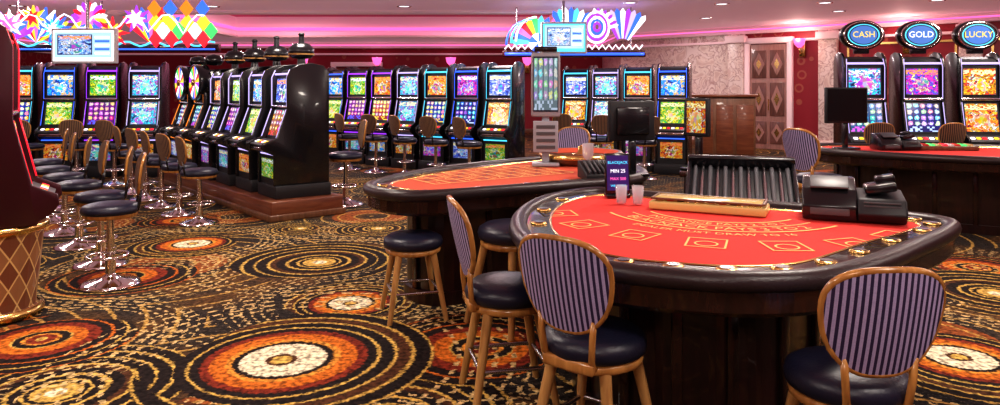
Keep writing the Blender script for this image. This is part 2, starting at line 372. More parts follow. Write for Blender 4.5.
for i in range(6):
    p=C0+u*(.42+.80*i)+v*.47
    me=(SB[0],SB[1],SB[2],SB[3],SW[0],SW[1])[i]
    put('slot_machine',me,(p.x,p.y,.242),face_rot(-.79,-.61),(1,1.22,.80))
    q=p-v*1.12
    if i<5: put('slot_stool',stool,(q.x-.05,q.y,0),face_rot_p(v.x,v.y)+.2*(i%2))
def near_machine():
    b=slot(40,trim='g_red',z0=.66,plinth=False,base='maroon')
    b.lathe([(0,0),(.30,0),(.30,.05),(.27,.07),(.27,.12),(.30,.4),(.315,.58),(.34,.62),(.34,.655),(0,.655)],'quilt',seg=28,smooth=False)
    b.lathe([(.305,.0),(.32,.02),(.32,.06),(.29,.07)],'gold'); b.lathe([(.33,.6),(.35,.62),(.35,.65),(.33,.657)],'gold')
    return b
nm=near_machine().mesh('slot_machine')
put('slot_machine',nm,(-3.60,4.95,0),face_rot(.85,.5))
put('slot_machine',nm,(-4.5,5.75,0),face_rot(.85,.5))
for x,y,r in [(-3.2,5.75,2.2),(-3.65,6.4,2.3),(-4.3,7.15,2.2),(-4.85,7.8,2.3),(-5.45,8.5,2.2),(-6.1,9.4,2.1)]:
    put('slot_stool',stool,(x,y,0),face_rot_p(-.8,-.55)+random.uniform(-.15,.15),1.02)
for i in range(7):
    t=i/6; x=-3.7+3.75*t-.58; y=16-3*t-.9
    if i>=2: put('slot_stool',stool,(x,y,0),face_rot_p(.5,.86)+random.uniform(-.4,.4),1.08)
put('slot_stool',stool,(-2.15,9.75,0),face_rot_p(.4,.9)+2.4,1.12)
for x,y in[(-8.8,11.9),(-8.0,11.9),(-7.2,11.9),(-6.5,11.8)]: put('slot_stool',stool,(x,y,0),random.uniform(-.3,.3),1.05)
for x,y in[(5.2,9.75),(6.1,9.7),(6.95,9.7)]: put('slot_stool',stool,(x,y,0),random.uniform(-.3,.3),1.1)
for x,y in[(1.2,13.9),(1.9,13.2),(2.6,12.6)]: put('slot_stool',stool,(x,y,0),random.uniform(-.3,.3),1.08)
# ---------------------------------------------------------------- gaming tables
def gaming_table(raw,felt,H=.88,bodyins=.38,n=6,discs=(),boxstep=9):
    out=cr(raw,n); c=cent(out); b=B()
    pad=[(.04,H-.07),(.01,H-.055),(0,H-.03),(.008,H-.005),(.025,H+.01),(.05,H+.016),(.08,H+.01),(.10,H-.005),(.103,H-.02)]
    b.ring(out,pad,'pad')
    b.ring(out,[(.10,H-.012),(.225,H-.012),(.23,H-.02)],'railwood',False)
    b.ring(out,[(.225,H-.010),(.232,H-.006),(.240,H-.02)],'gold')
    b.face(inset(out,.235,c),H-.016,felt)
    b.ring(out,[(.04,H-.065),(.04,H-.15),(.06,H-.17),(bodyins,H-.19)],'railwood',False)
    b.ring(out,[(bodyins,H-.18),(bodyins,.1),(bodyins-.03,.1),(bodyins-.03,0)],'tablewood',False)
    bo=inset(out,bodyins-.012,c)
    for i in range(0,len(bo),boxstep):
        p=bo[i];q=bo[(i+1)%len(bo)]; a=math.atan2(q[1]-p[1],q[0]-p[0])
        b.box((p[0],p[1],.4),(.05,.03,.62),'railwood',rot=(0,0,a),bev=.006)
    for k in discs:
        p=inset([out[k%len(out)]],.165,c)[0]; b.lathe([(0,.0),(.040,.0),(.045,-.004),(.045,-.010)],'gold',c=(p[0],p[1],H-.001),seg=18)
        b.lathe([(0,.002),(.028,.002)],'steel',c=(p[0],p[1],H),seg=18)
    return b,out,c
main=[(.66,5.14),(.31,4.8),(.10,4.25),(.05,3.65),(.16,3.15),(.38,2.88),(.64,2.75),(.93,2.68),(1.26,2.72),(1.60,2.93),(1.98,3.26),(2.36,3.62),(2.53,3.86),(2.44,4.06),(2.05,4.32),(1.45,4.68),(.95,5.0)]
b,out,c=gaming_table(main,'felt',discs=list(range(6,80,5)),boxstep=7)
Tc=Vector((1.36,4.32)); zf=.868
def arcline(b,R0,a0,a1,w,z,mt='print'):
    n=30;vs=[]
    for i in range(n+1):
        a=R(a0+(a1-a0)*i/n)
        for r in(R0-w/2,R0+w/2): vs.append((Tc.x+r*math.cos(a),Tc.y+r*math.sin(a),z))
    b.raw(vs,[[2*i,2*i+1,2*i+3,2*i+2] for i in range(n)],mt)
def arctext(b,s,size,R0,ac,z,mt='print'):
    vs,fs=textverts(s,size); o=[]
    for p in vs:
        a=R(ac)+p.x/R0; r=R0-p.y; o.append((Tc.x+r*math.cos(a),Tc.y+r*math.sin(a),z))
    b.raw(o,fs,mt)
arcline(b,.46,-168,-52,.014,zf); arcline(b,.71,-170,-50,.016,zf); arcline(b,.575,-168,-52,.010,zf)
arctext(b,'BLACKJACK PAYS 3 TO 2',.10,.675,-111,zf)
arctext(b,'INSURANCE PAYS 2 TO 1',.075,.545,-111,zf); arctext(b,'DEALER MUST DRAW TO 16',.07,.81,-111,zf)
for k in range(7):
    a=R(-111+(k-3)*20); x=Tc.x+1.03*math.cos(a); y=Tc.y+1.03*math.sin(a)
    X=Matrix.Translation((x,y,zf))@Matrix.Rotation(a+math.pi/2,4,'Z')
    for (w,h,cx,cy) in[(.19,.010,0,.1),(.19,.010,0,-.1),(.010,.2,.09,0),(.010,.2,-.09,0)]:
        b.quad([(cx-w/2,cy-h/2,0),(cx+w/2,cy-h/2,0),(cx+w/2,cy+h/2,0),(cx-w/2,cy+h/2,0)],'print',X)
    N=20;vs=[]
    for i in range(N):
        t=2*math.pi*i/N
        for r in(.047,.057): vs.append((r*math.cos(t),-.02+r*math.sin(t),0))
    b.raw(vs,[[2*i,2*i+1,(2*i+3)%(2*N),(2*i+2)%(2*N)] for i in range(N)],'print',X=X)
b.obj('blackjack_table')
dr=Vector((1.94,-1.2)).normalized(); ra=math.atan2(dr.y,dr.x)
b=B(); b.box((0,0,.025),(.68,.23,.05),'traycover',bev=.01); b.box((0,0,.048),(.62,.17,.01),'gold',bev=.003)
for i in range(10):
    b.cyl((-.28+i*.062,-.075,.045),(-.28+i*.062,.075,.045),.022,.022,['traycover','felt','blackm','white','traycover'][i%5],12)
for s in(-1,1): b.box((0,s*.1,.068),(.66,.015,.012),'brown',bev=.003); b.box((s*.325,0,.068),(.015,.2,.012),'brown',bev=.003)
b.box((0,0,.070),(.62,.18,.004),mat('amber_cover',(.85,.62,.2),.15,alpha=.75),bev=.001)
b.obj('chip_tray',(1.27,4.26,.868),ra+.1)
pr=[(-.16,0),(-.17,.08),(-.10,.17),(.04,.22),(.15,.22),(.17,.0)]
def shuffler():
    b=B()
    b.prism(pr,.28,'black',Matrix.Translation((-.26,0,0))@YZ,bev=.012)
    b.prism([(-.15,0),(-.2,.05),(-.14,.13),(.12,.16),(.16,0)],.24,'blackm',Matrix.Translation((.02,0,0))@YZ,bev=.012)
    b.box((-.12,-.07,.205),(.2,.13,.012),'grey',rot=(R(24),0,0),bev=.004)
    b.box((.14,.0,.18),(.16,.2,.05),'black',rot=(0,R(-12),0),bev=.015); b.box((.17,.05,.22),(.10,.1,.05),'black',rot=(0,R(-12),0),bev=.012)
    for i in range(5): b.box((.14,-.165,.04+i*.018),(.18,.012,.006),'grey')
    b.box((-.12,-.165,.05),(.2,.012,.04),'grey',bev=.004)
    return b
b=shuffler(); b.obj('card_shuffler',(2.01,4.0,.872),ra+.15,(1.0,.95,1.0))
b=B(); b.box((0,0,.012),(.16,.1,.024),'black',bev=.005); b.box((0,0,.16),(.17,.02,.28),'black',rot=(R(-6),0,0),bev=.006)
b.quad([(-.075,-.026,.05),(.075,-.026,.05),(.075,.0,.285),(-.075,.0,.285)],mat('placard_face',(.02,.01,.05),.3,emit=(.08,.02,.25),es=.4))
for s,z,mt,sz in(('BLACKJACK',.23,'g_cyan',.026),('MIN 25',.17,'g_white',.034),('MAX 500',.12,'g_pink',.028),('WELCOME',.075,'g_cyan',.022)):
    vs,fs=textverts(s,sz); b.raw([(p.x,-.034+.11*(z+p.y-.05),z+p.y) for p in vs],fs,mt)
b.obj('table_limit_sign',(.80,4.78,.868),.1)
def cup(r=.04,h=.12):
    b=B(); b.lathe([(0,.004),(r*.8,.004),(r,h),(r-.004,h),(r*.76,.012),(0,.012)],'glass',seg=20); b.lathe([(0,.014),(r*.72,.014),(r*.8,h*.6),(0,h*.6)],'water',seg=20); return b
cm=cup().mesh('drinking_glass')
put('drinking_glass',cm,(.78,4.50,.868)); put('drinking_glass',cm,(.88,4.47,.868))
t2=[(-1.02,5.55),(-.98,5.15),(-.62,4.88),(0,5.15),(.6,5.45),(1.1,5.75),(1.32,6.2),(1.3,6.9),(1.15,7.45),(.75,7.65),(.3,7.4),(-.2,6.95),(-.7,6.35)]
b,out,c=gaming_table(t2,'felt2',discs=range(4,30,4),boxstep=8)
g0=Vector((-.42,5.50)); gx=Vector((.83,.56)).normalized(); gy=Vector((-gx.y,gx.x))
def gline(p,q,w=.014):
    d=(q-p).normalized(); n=Vector((-d.y,d.x))*w/2
    b.raw([(p.x-n.x,p.y-n.y,zf),(q.x-n.x,q.y-n.y,zf),(q.x+n.x,q.y+n.y,zf),(p.x+n.x,p.y+n.y,zf)],[[0,1,2,3]],'print')
for j in range(5): gline(g0+gy*.18*j-gx*.1,g0+gy*.18*j+gx*1.3)
for i in range(11): gline(g0+gx*(.14*i-.1),g0+gx*(.14*i-.1)+gy*.72)
for i in range(10):
    for j in range(4):
        vs,fs=textverts(str((i*4+j*7)%36+1),.1); q=g0+gx*(.14*i-.03)+gy*(.18*j+.05)
        b.raw([(q.x+gx.x*p.x+gy.x*p.y,q.y+gx.y*p.x+gy.y*p.y,zf+.001) for p in vs],fs,'blackm' if (i+j)%2 else 'print')
W=(.82,7.05,0)
b.lathe([(.0,.87),(.36,.87),(.4,.90),(.42,.96),(.40,.99),(.37,.985),(.30,.94),(.2,.93)],'brown',c=W,seg=40)
b.lathe([(.37,.987),(.30,.945)],'felt2',c=W,seg=40); b.lathe([(.2,.935),(.12,.95),(.04,.97),(.03,1.03),(0,1.05)],'gold',c=W,seg=24)
b.lathe([(.41,.975),(.428,.965),(.425,.93)],'gold',c=W,seg=40)
b.obj('roulette_table')
b=B(); b.box((0,0,.015),(.26,.2,.03),'lgrey',bev=.006); b.box((0,.02,.35),(.07,.05,.7),'lgrey',bev=.01)
b.box((0,0,.78),(.28,.06,.62),'lgrey',bev=.015)
b.quad([(-.12,-.035,.52),(.12,-.035,.52),(.12,-.035,1.05),(-.12,-.035,1.05)],screen('results_screen',52,'reel',[(.30,.42,.48),(.6,.7,.8),(.5,.6,.75),(.75,.85,.9)],.8))
b.box((0,-.01,1.12),(.22,.06,.05),'black',bev=.01); b.box((0,-.02,.28),(.24,.05,.3),'lgrey',bev=.008)
for i in range(4): b.box((0,-.048,.18+i*.065),(.18,.006,.03),'grey')
b.obj('roulette_results_display',(.44,6.75,.872),-.05)
b=B(); b.lathe([(0,0),(.05,0),(.05,.008),(.01,.02),(.01,.1),(.05,.14),(.055,.26),(.05,.26),(.045,.15),(0,.12)],'glass',seg=20)
b.obj('goblet',(.78,6.2,.868))
def monitor(w,h,stand,lit=None):
    b=B(); b.box((0,0,.012),(.26,.2,.024),'black',bev=.006); b.box((0,.02,stand/2),(.06,.05,stand),'black',bev=.01)
    b.box((0,0,stand+h/2),(w,.05,h),'blackm',bev=.012); b.box((0,.035,stand+h/2),(w*.7,.05,h*.7),'black',bev=.015)
    b.quad([(-w/2+.02,-.028,stand+.025),(w/2-.02,-.028,stand+.025),(w/2-.02,-.028,stand+h-.02),(-w/2+.02,-.028,stand+h-.02)],lit or 'black')
    return b
b=B()
b.box((0,0,.36),(.72,.6,.72),'tablewood',bev=.01); b.box((0,0,.74),(.8,.68,.05),'railwood',bev=.012)
A=Matrix.Translation((0,-.02,.80))@Matrix.Rotation(R(26),4,'X')
b.box((0,0,.03),(.78,.62,.07),'blackm',bev=.02,X=A)
for i in range(13):
    b.cyl((-.34+i*.057,-.28,.075),(-.34+i*.057,.27,.075),.017,.017,'steel' if i%2 else 'grey',8,X=A)
for s in(-1,1): b.box((s*.385,0,.085),(.03,.62,.07),'black',bev=.01,X=A)
b.box((0,.3,.11),(.8,.05,.1),'black',bev=.015,X=A); b.box((0,-.31,.07),(.8,.04,.05),'blackm',bev=.01,X=A)
b.obj('chip_sorting_machine',(1.84,5.35,0),-.32)
b=monitor(.42,.34,.3); b.obj('dealer_monitor',(1.12,5.98,.868),math.pi+.25)
b=B(); b.box((0,0,.4),(.5,.4,.8),'tablewood',bev=.01); b.box((0,0,.82),(.58,.46,.05),'railwood',bev=.01)
b.obj('dealer_side_cabinet',(2.0,6.6,0),-.3)
b=monitor(.26,.36,.32,screen('dealer_screen',51,'art',PAL[5],.8)); b.obj('dealer_monitor',(1.85,6.55,.846),-.9)
b=B(); b.prism([(-.12,0),(-.12,.05),(.1,.14),(.14,.14),(.14,0)],.26,'blackm',Matrix.Translation((-.13,0,0))@YZ,bev=.01)
for i in range(6): b.box((-.1+i*.04,-.03,.105),(.012,.2,.02),'grey',rot=(R(22),0,0))
b.obj('chip_rack',(.80,5.74,.872),.2)
t3=[(3.95,9.2),(3.95,8.5),(4.3,8.0),(4.9,7.5),(5.6,7.2),(6.4,7.15),(7.0,7.5),(7.2,8.2),(6.9,8.9),(6.2,9.15),(5.2,9.2),(4.5,9.35)]
b,out,c=gaming_table(t3,'felt',discs=range(0,60,4),boxstep=5,bodyins=.45)
b.obj('blackjack_table')
b=B(); b.box((0,0,.025),(.8,.24,.05),'brown',bev=.01)
for i in range(10): b.cyl((-.33+i*.073,-.08,.05),(-.33+i*.073,.08,.05),.025,.025,['g_red','white','felt','g_green','traycover'][i%5],10)
b.obj('chip_tray',(5.4,8.6,.868),-.1)
b=monitor(.56,.44,.32); b.obj('dealer_monitor',(4.26,8.62,.872),.15)
b=shuffler(); b.obj('card_shuffler',(4.85,8.6,.868),0,.9)
# ---------------------------------------------------------------- chairs placed
def pc_(x,y,dx,dy,s=1): put('casino_chair',chair,(x,y,0),face_rot_p(dx,dy),s)
pc_(.04,3.66,.95,.2,1.02)
pc_(.40,2.97,.62,.78,1.0)
pc_(1.285,2.60,-.04,.98,.985)
pc_(3.45,7.55,.9,.35,1.16)
put('wooden_stool',stoolbackless,(-.62,5.0,0),.3,.96)
put('wooden_stool',stoolbackless,(.10,4.80,0),.7,1.15)
put('casino_chair',chair,(.78,8.6,0),2.6,1.1)
# ---------------------------------------------------------------- signs
def fan(b,c,r,a0,a1,n,cols,r0=0,Y=0,th=.05,spike=0):
    for i in range(n):
        a=R(a0+(a1-a0)*i/n);e=R(a0+(a1-a0)*(i+1)/n);m=(a+e)/2
        P=lambda rr,t:(c[0]+rr*math.cos(t),c[1]+rr*math.sin(t))
        pts=[P(r0,a) if r0 else c,P(r,a),P(r+spike,m),P(r,e)]+([P(r0,e)] if r0 else [])
        X=Matrix.Translation((0,Y,0))@Matrix.Rotation(R(90),4,'X')
        b.prism(pts,th,cols[i%len(cols)],X)
def tri(b,pts,mt,Y=0,th=.06): b.prism(pts,th,mt,Matrix.Translation((0,Y,0))@Matrix.Rotation(R(90),4,'X'))
def star(b,c,r,n,mt,Y,r2=.4,rot=0):
    pts=[]
    for i in range(2*n):
        a=R(90)+rot+math.pi*i/n; q=r if i%2==0 else r*r2; pts.append((c[0]+q*math.cos(a),c[1]+q*math.sin(a)))
    tri(b,pts,mt,Y,.04)
b=B()
b.box((0,.1,-.42),(4.5,.14,.16),'maroon',bev=.02)
b.tube([(-2.2+i*.1,-.02,-.34+.05*math.sin(i*1.2)) for i in range(45)],.02,'g_cyan',seg=6)
b.tube([(-2.2+i*.1,-.02,-.45) for i in range(45)],.018,'g_blue',seg=6)
fan(b,(-1.75,-.32),.52,20,160,8,['g_purple','g_blue','g_pink','g_red'],spike=.14)
fan(b,(-1.15,-.32),.55,30,150,9,['g_yellow','g_red','g_white','g_blue','g_pink'],Y=.03,spike=.2)
star(b,(-1.6,.05),.30,8,'g_white',-.08); star(b,(-1.6,.05),.2,8,'g_pink',-.12,rot=.2)
star(b,(-1.15,.18),.26,7,'g_yellow',-.08); star(b,(-1.15,.18),.16,7,'g_red',-.12,rot=.2)
star(b,(-.75,-.05),.32,9,'g_blue',-.08); star(b,(-.75,-.05),.22,9,'g_cyan',-.12,rot=.2); star(b,(-.75,-.05),.12,9,'g_white',-.15)
fan(b,(-.15,.18),.28,0,180,9,['g_white','g_red','g_purple'],spike=.06)
fan(b,(-.15,.18),.26,180,360,8,['g_purple','g_yellow','g_blue'],spike=.16)
star(b,(-.15,.18),.18,10,'g_pink',-.08,.6)
star(b,(.3,-.12),.34,8,'g_red',-.03); star(b,(.3,-.12),.22,8,'g_yellow',-.08,rot=.2)
star(b,(.75,.16),.28,7,'g_purple',-.03); star(b,(.75,.16),.19,7,'g_white',-.08,rot=.3)
fan(b,(1.0,-.35),.6,40,140,7,['g_blue','g_yellow','g_red','g_pink'],Y=.04,spike=.18)
for i in range(4):
    x=1.1+i*.30
    for j,(dx,dz,mt) in enumerate([(0,0,'g_red'),(.0,.34,'g_yellow'),(.15,.17,'g_green' if i%2 else 'g_white'),(0,.62,'g_blue' if i%2 else 'g_orange')]):
        tri(b,[(x+dx,-.42+dz),(x+dx+.12,-.25+dz),(x+dx,-.08+dz),(x+dx-.12,-.25+dz)],mt,Y=-.02*j)
b.tube([(-2.1+.13*i,-.16,-.15+.40*abs(math.sin(i*.65))) for i in range(33)],.016,'g_white',seg=6)
for x in(-1.6,0,1.6): b.cyl((x,.12,-.4),(x,.12,.55),.02,.02,'steel',8)
b.obj('neon_sign',(-7.55,13.15,2.78),0,(1,1,.92))
b=B()
b.box((0,.1,-.42),(3.0,.14,.14),'maroon',bev=.02)
b.tube([(-1.45+i*.07,-.02,-.33+(.09 if i%2 else 0)) for i in range(42)],.018,'g_white',seg=6)
b.tube([(-1.45+i*.1,-.03,-.43) for i in range(30)],.03,'g_blue',seg=6)
fan(b,(-.75,-.2),.48,60,185,8,['g_blue','g_cyan','g_green','g_yellow','g_red','g_pink'],spike=.1)
fan(b,(-.75,-.2),.2,0,360,8,['g_white','g_blue'],Y=-.07)
for k in range(3): b.tube([(-1.0-.42*math.cos(t*.2)+.1*k,-.1,-.25+.5*math.sin(t*.2)+.04*k) for t in range(9)],.022,['g_blue','g_cyan','g_white'][k],seg=6)
for k in range(5):
    r=.32-.06*k; b.tube([(.45+r*math.cos(t*.25)*(.8),-.1-.02*k,.12+r*math.sin(t*.25)) for t in range(25)],.026,['g_white','g_purple','g_white','g_blue','g_purple'][k],True,seg=6)
fan(b,(.45,.05),.42,10,100,9,['g_white','g_purple'],r0=.15,Y=-.02,spike=.06)
fan(b,(1.0,-.3),.75,50,120,8,['g_white','g_blue','g_lav','g_purple'],r0=.2,spike=.08,Y=.02)
fan(b,(-.1,-.25),.72,55,120,7,['g_blue','g_white','g_cyan'],r0=.1,spike=.08,Y=.03)
for x in(-1.2,0,1.2): b.cyl((x,.12,-.4),(x,.12,.56),.02,.02,'steel',8)
b.obj('neon_sign',(1.55,14.6,2.78))
jm=mat('jackpot_glass',(.1,.15,.3),.1,emit=(.45,.70,1),es=1.1)
def jack(w,h,c,z):
    b=B(); b.box((0,0,0),(w,.1,h),'white',bev=.02)
    b.quad([(-w/2+.04,-.055,-h/2+.04),(w/2-.04,-.055,-h/2+.04),(w/2-.04,-.055,h/2-.04),(-w/2+.04,-.055,h/2-.04)],'g_white' if c else 'g_cyan')
    b.quad([(-w/2+.07,-.058,-h/2+.10),(w/2-.07,-.058,-h/2+.10),(w/2-.07,-.058,h/2-.07),(-w/2+.07,-.058,h/2-.07)],jm)
    pic=screen('jackpot_picture_%d'%c,61+c,'art',[(.06,.12,.5),(.35,.7,1),(.75,.8,1),(1,1,1)],1.2)
    b.quad([(-w/2+.12,-.061,-h/2+.15),(w*.14,-.061,-h/2+.15),(w*.14,-.061,h/2-.11),(-w/2+.12,-.061,h/2-.11)],pic)
    for i in range(5): b.quad([(w*.18,-.061,-h/2+.16+i*.07),(w/2-.11,-.061,-h/2+.16+i*.07),(w/2-.11,-.061,-h/2+.20+i*.07),(w*.18,-.061,-h/2+.20+i*.07)],['g_white','g_blue'][i%2])
    b.cyl((0,.08,-h/2),(0,.08,3.345-z),.03,.03,'steel'); b.obj('jackpot_display',({1:-7.35,0:1.25}[c],{1:12.4,0:13.7}[c],z))
jack(1.15,.62,1,2.38); jack(.9,.62,0,2.62)
# ---------------------------------------------------------------- room
def carpet():
    m,t,b=newmat('casino_carpet'); pos=t.n('ShaderNodeNewGeometry').outputs['Position']
    p0=t.vm('MULTIPLY',pos,(1,1,0))
    nz=t.n('ShaderNodeTexNoise',None,Vector=p0,Scale=38.0,Detail=3.0)
    p2=t.vm('ADD',p0,t.vm('MULTIPLY',t.vm('SUBTRACT',nz.outputs['Color'],(.5,.5,.5)),(.055,.055,0)))
    nb=t.n('ShaderNodeTexNoise',None,Vector=p0,Scale=1.1,Detail=2.0)
    base=t.ramp(nb.outputs[0],[(.36,(.018,.015,.016)),(.5,(.036,.026,.020)),(.60,(.11,.050,.016)),(.68,(.024,.019,.016))]).outputs[0]
    sheen=t.n('ShaderNodeTexNoise',None,Vector=p0,Scale=70.0,Detail=2.0)
    base=t.mix(t.ramp(sheen.outputs[0],[(.58,(0,0,0)),(.74,(.45,.45,.45))]).outputs[0],base,(.28,.21,.14,1))  # tan sheen put into the carpet colour as random flecks
    vo=t.n('ShaderNodeTexVoronoi',{'voronoi_dimensions':'2D'},Vector=p2,Scale=.55,Randomness=.9)
    vd=vo.outputs['Distance']; vs_=t.n('ShaderNodeSeparateXYZ',None,Vector=vo.outputs['Color'])
    hot=t.m('MULTIPLY',t.m('GREATER_THAN',vs_.outputs[1],.45),t.m('MULTIPLY',t.m('LESS_THAN',vd,.27),t.m('GREATER_THAN',vd,.12)))
    base=t.mix(t.m('MULTIPLY',hot,.75),base,(.34,.09,.02,1))
    rr=t.m('FRACT',t.m('MULTIPLY',vd,9)); rg=t.m('LESS_THAN',rr,.28)
    dt=t.n('ShaderNodeTexVoronoi',{'voronoi_dimensions':'2D'},Vector=p0,Scale=19.0,Randomness=.2); dk=t.m('LESS_THAN',dt.outputs['Distance'],.23)
    isd=t.m('GREATER_THAN',vs_.outputs[0],.55)
    dots_=t.m('MULTIPLY',t.m('MULTIPLY',rg,dk),isd)
    arcs_=t.m('MULTIPLY',t.m('LESS_THAN',rr,.13),t.m('SUBTRACT',1.0,isd))
    c=t.mix(dots_,base,(.46,.32,.15,1)); c=t.mix(t.m('MULTIPLY',arcs_,.85),c,(.52,.31,.08,1))
    def grp(name,stops,dots,dmax=1.5):
        g=bpy.data.node_groups.new(name,'ShaderNodeTree')
        for nm,ty in(('Base','NodeSocketColor'),('P','NodeSocketVector'),('C','NodeSocketVector'),('R','NodeSocketFloat'),('Turn','NodeSocketFloat')): g.interface.new_socket(nm,in_out='INPUT',socket_type=ty)
        g.interface.new_socket('Color',in_out='OUTPUT',socket_type='NodeSocketColor')
        q=T(g); gi=g.nodes.new('NodeGroupInput'); go=g.nodes.new('NodeGroupOutput')
        d=q.vm('SUBTRACT',gi.outputs[1],gi.outputs[2]); L0=q.m('DIVIDE',q.vm('LENGTH',d),gi.outputs[3])
        sp=q.n('ShaderNodeSeparateXYZ',None,Vector=d); an=q.m('ARCTAN2',sp.outputs[1],sp.outputs[0])
        at=q.m('ADD',an,gi.outputs[4]); wv=q.m('SINE',at)
        L=q.m('MULTIPLY',L0,q.m('ADD',1.0,q.m('MULTIPLY',wv,.07)))
        rp=q.ramp(L,stops,'LINEAR')
        sw=q.m('GREATER_THAN',q.m('SINE',q.m('ADD',at,q.m('MULTIPLY',L,5.0))),-.6)
        al=q.m('MULTIPLY',rp.outputs[1],q.m('MAXIMUM',sw,q.m('LESS_THAN',L,.66)))
        col=q.mix(al,gi.outputs[0],rp.outputs[0])
        if dots:
            fa=q.m('ABSOLUTE',q.m('SUBTRACT',q.m('FRACT',q.m('MULTIPLY',an,dots)),.5)); fr=q.m('ABSOLUTE',q.m('SUBTRACT',q.m('FRACT',q.m('MULTIPLY',L,9)),.5))
            k=q.m('MULTIPLY',q.m('LESS_THAN',fa,.27),q.m('LESS_THAN',fr,.13)); k=q.m('MULTIPLY',k,q.m('MULTIPLY',q.m('GREATER_THAN',L,1.0),q.m('LESS_THAN',L,dmax)))
            col=q.mix(k,col,(.64,.45,.20,1))
        g.links.new(col,go.inputs[0]); return g
    def st(l):
        o=[]
        for i,(p,cc) in enumerate(l):
            if i: o.append((p,l[i-1][1]))
            o.append((p+(.012 if i else 0),cc))
        return o
    Z=(.03,.02,.012,0);dk_=(.020,.013,.012,1);go_=(.66,.42,.10,1);cr_=(.86,.75,.52,1);or_=(.60,.16,.02,1);o2=(.74,.31,.05,1);rd=(.22,.032,.015,1);br=(.09,.035,.016,1)
    A=grp('medallion_hot',st([(0,go_),(.06,br),(.09,cr_),(.26,dk_),(.30,o2),(.34,or_),(.44,rd),(.50,dk_),(.56,go_),(.58,dk_),(.66,go_),(.68,br),(.76,go_),(.785,dk_),(.88,go_),(.90,Z)]),9)
    Bg=grp('medallion_gold',st([(0,cr_),(.07,go_),(.17,dk_),(.21,go_),(.235,dk_),(.31,go_),(.345,dk_),(.44,br),(.50,go_),(.53,dk_),(.64,go_),(.66,dk_),(.76,go_),(.79,dk_),(.90,go_),(.92,Z)]),11,1.35)
    Cg=grp('medallion_red',st([(0,go_),(.05,rd),(.14,o2),(.18,dk_),(.26,go_),(.28,or_),(.42,rd),(.54,dk_),(.64,or_),(.67,dk_),(.78,go_),(.80,dk_),(.90,or_),(.92,Z)]),8)
    L=[(A,-1.30,4.15,.94),(Bg,-1.67,6.5,.84),(A,-3.2,7.3,.66),(Cg,-3.25,6.0,.62),(A,-1.12,5.25,.60),(Bg,-1.4,8.1,.5),(Cg,-2.95,4.5,.60),(Bg,-2.35,3.7,.70),
       (Cg,-.1,4.35,.70),(A,2.75,4.2,.70),(Bg,3.9,5.5,.75),(A,3.0,5.8,.55),(Bg,-2.3,8.1,.4),(Cg,-.6,7.6,.5),(Bg,-.55,3.4,.7),(Cg,-3.9,8.6,.5),
       (A,-.6,9.5,.55),(Bg,-1.6,10.5,.6),(A,-2.0,12.0,.6),(Bg,2.8,9.5,.7),(A,3.1,7.8,.5),(Cg,4.3,6.3,.6),(Bg,-4.6,6.4,.6)]
    for i,(g,x,y,r) in enumerate(reversed(L)):
        nd=t.t.nodes.new('ShaderNodeGroup'); nd.node_tree=g; t.set(nd.inputs[0],c); t.set(nd.inputs[1],p2); nd.inputs[2].default_value=(x,y,0); nd.inputs[3].default_value=r; nd.inputs[4].default_value=i*1.9; c=nd.outputs[0]
    n2=t.n('ShaderNodeTexNoise',None,Vector=p0,Scale=30.0,Detail=4.0)
    sp=t.ramp(n2.outputs[0],[(.36,(.34,.33,.33)),(.52,(.98,.98,.98)),(.65,(1.4,1.4,1.4))])
    c=t.mix(1.0,c,sp.outputs[0],'MULTIPLY')
    t.set(b.inputs['Base Color'],c); b.inputs['Roughness'].default_value=.92; b.inputs['Specular IOR Level'].default_value=.15
    bp=t.n('ShaderNodeBump',None,Strength=.35,Distance=.01,Height=nz.outputs[0]); t.set(b.inputs['Normal'],bp); return m
M['carpet']=carpet()
def damask():
    m,t,b=newmat('red_damask_wall'); pos=t.n('ShaderNodeNewGeometry').outputs['Position']
    mp=t.n('ShaderNodeMapping',None,Vector=pos,Scale=(1.6,1.6,1.6)); v_=t.n('ShaderNodeTexVoronoi',None,Vector=mp,Scale=1.6,Randomness=.3)
    k=t.m('LESS_THAN',t.m('ABSOLUTE',t.m('SUBTRACT',v_.outputs['Distance'],.3)),.05)
    c=t.mix(t.m('MULTIPLY',k,.5),(.26,.010,.022,1),(.42,.17,.09,1)); t.set(b.inputs['Base Color'],c); b.inputs['Roughness'].default_value=.5; return m
M['wall']=damask()
def marble():
    m,t,b=newmat('pink_marble'); pos=t.n('ShaderNodeNewGeometry').outputs['Position']
    nz=t.n('ShaderNodeTexNoise',None,Vector=pos,Scale=2.2,Detail=8.0,Distortion=2.5)
    c=t.ramp(nz.outputs[0],[(.35,(.60,.44,.39)),(.48,(.76,.64,.57)),(.52,(.42,.26,.24)),(.58,(.74,.62,.57))]).outputs[0]
    t.set(b.inputs['Base Color'],c); b.inputs['Roughness'].default_value=.35; return m
M['marble']=marble()
M['ceil']=mat('pink_ceiling_added_glow',(.92,.66,.72),.7,emit=(.98,.55,.66),es=.17,var=.08,vscale=.6)  # faint emission added to the ceiling surface to brighten it; no lamp here
M['trim']=mat('pink_white_moulding',(.88,.68,.68),.5,emit=(.9,.60,.65),es=.10)  # weak emission added so the moulding looks paler
M['doorm']=wood('door_pink_wood',(.30,.16,.13),(.44,.25,.21),.4)
M['doord']=wood('door_panel_wood',(.12,.05,.038),(.21,.095,.075),.4)
b=B(); b.box((-1,11,-.05),(32,32,.1),'carpet'); b.obj('floor')
ZC=3.35
b=B()
hx0,hx1,hy0,hy1=-8.5,1.6,15.5,22.5
b.box(((-17+hx0)/2,11,ZC+.1),(hx0+17,32,.2),'ceil'); b.box(((15+hx1)/2,11,ZC+.1),(15-hx1,32,.2),'ceil')
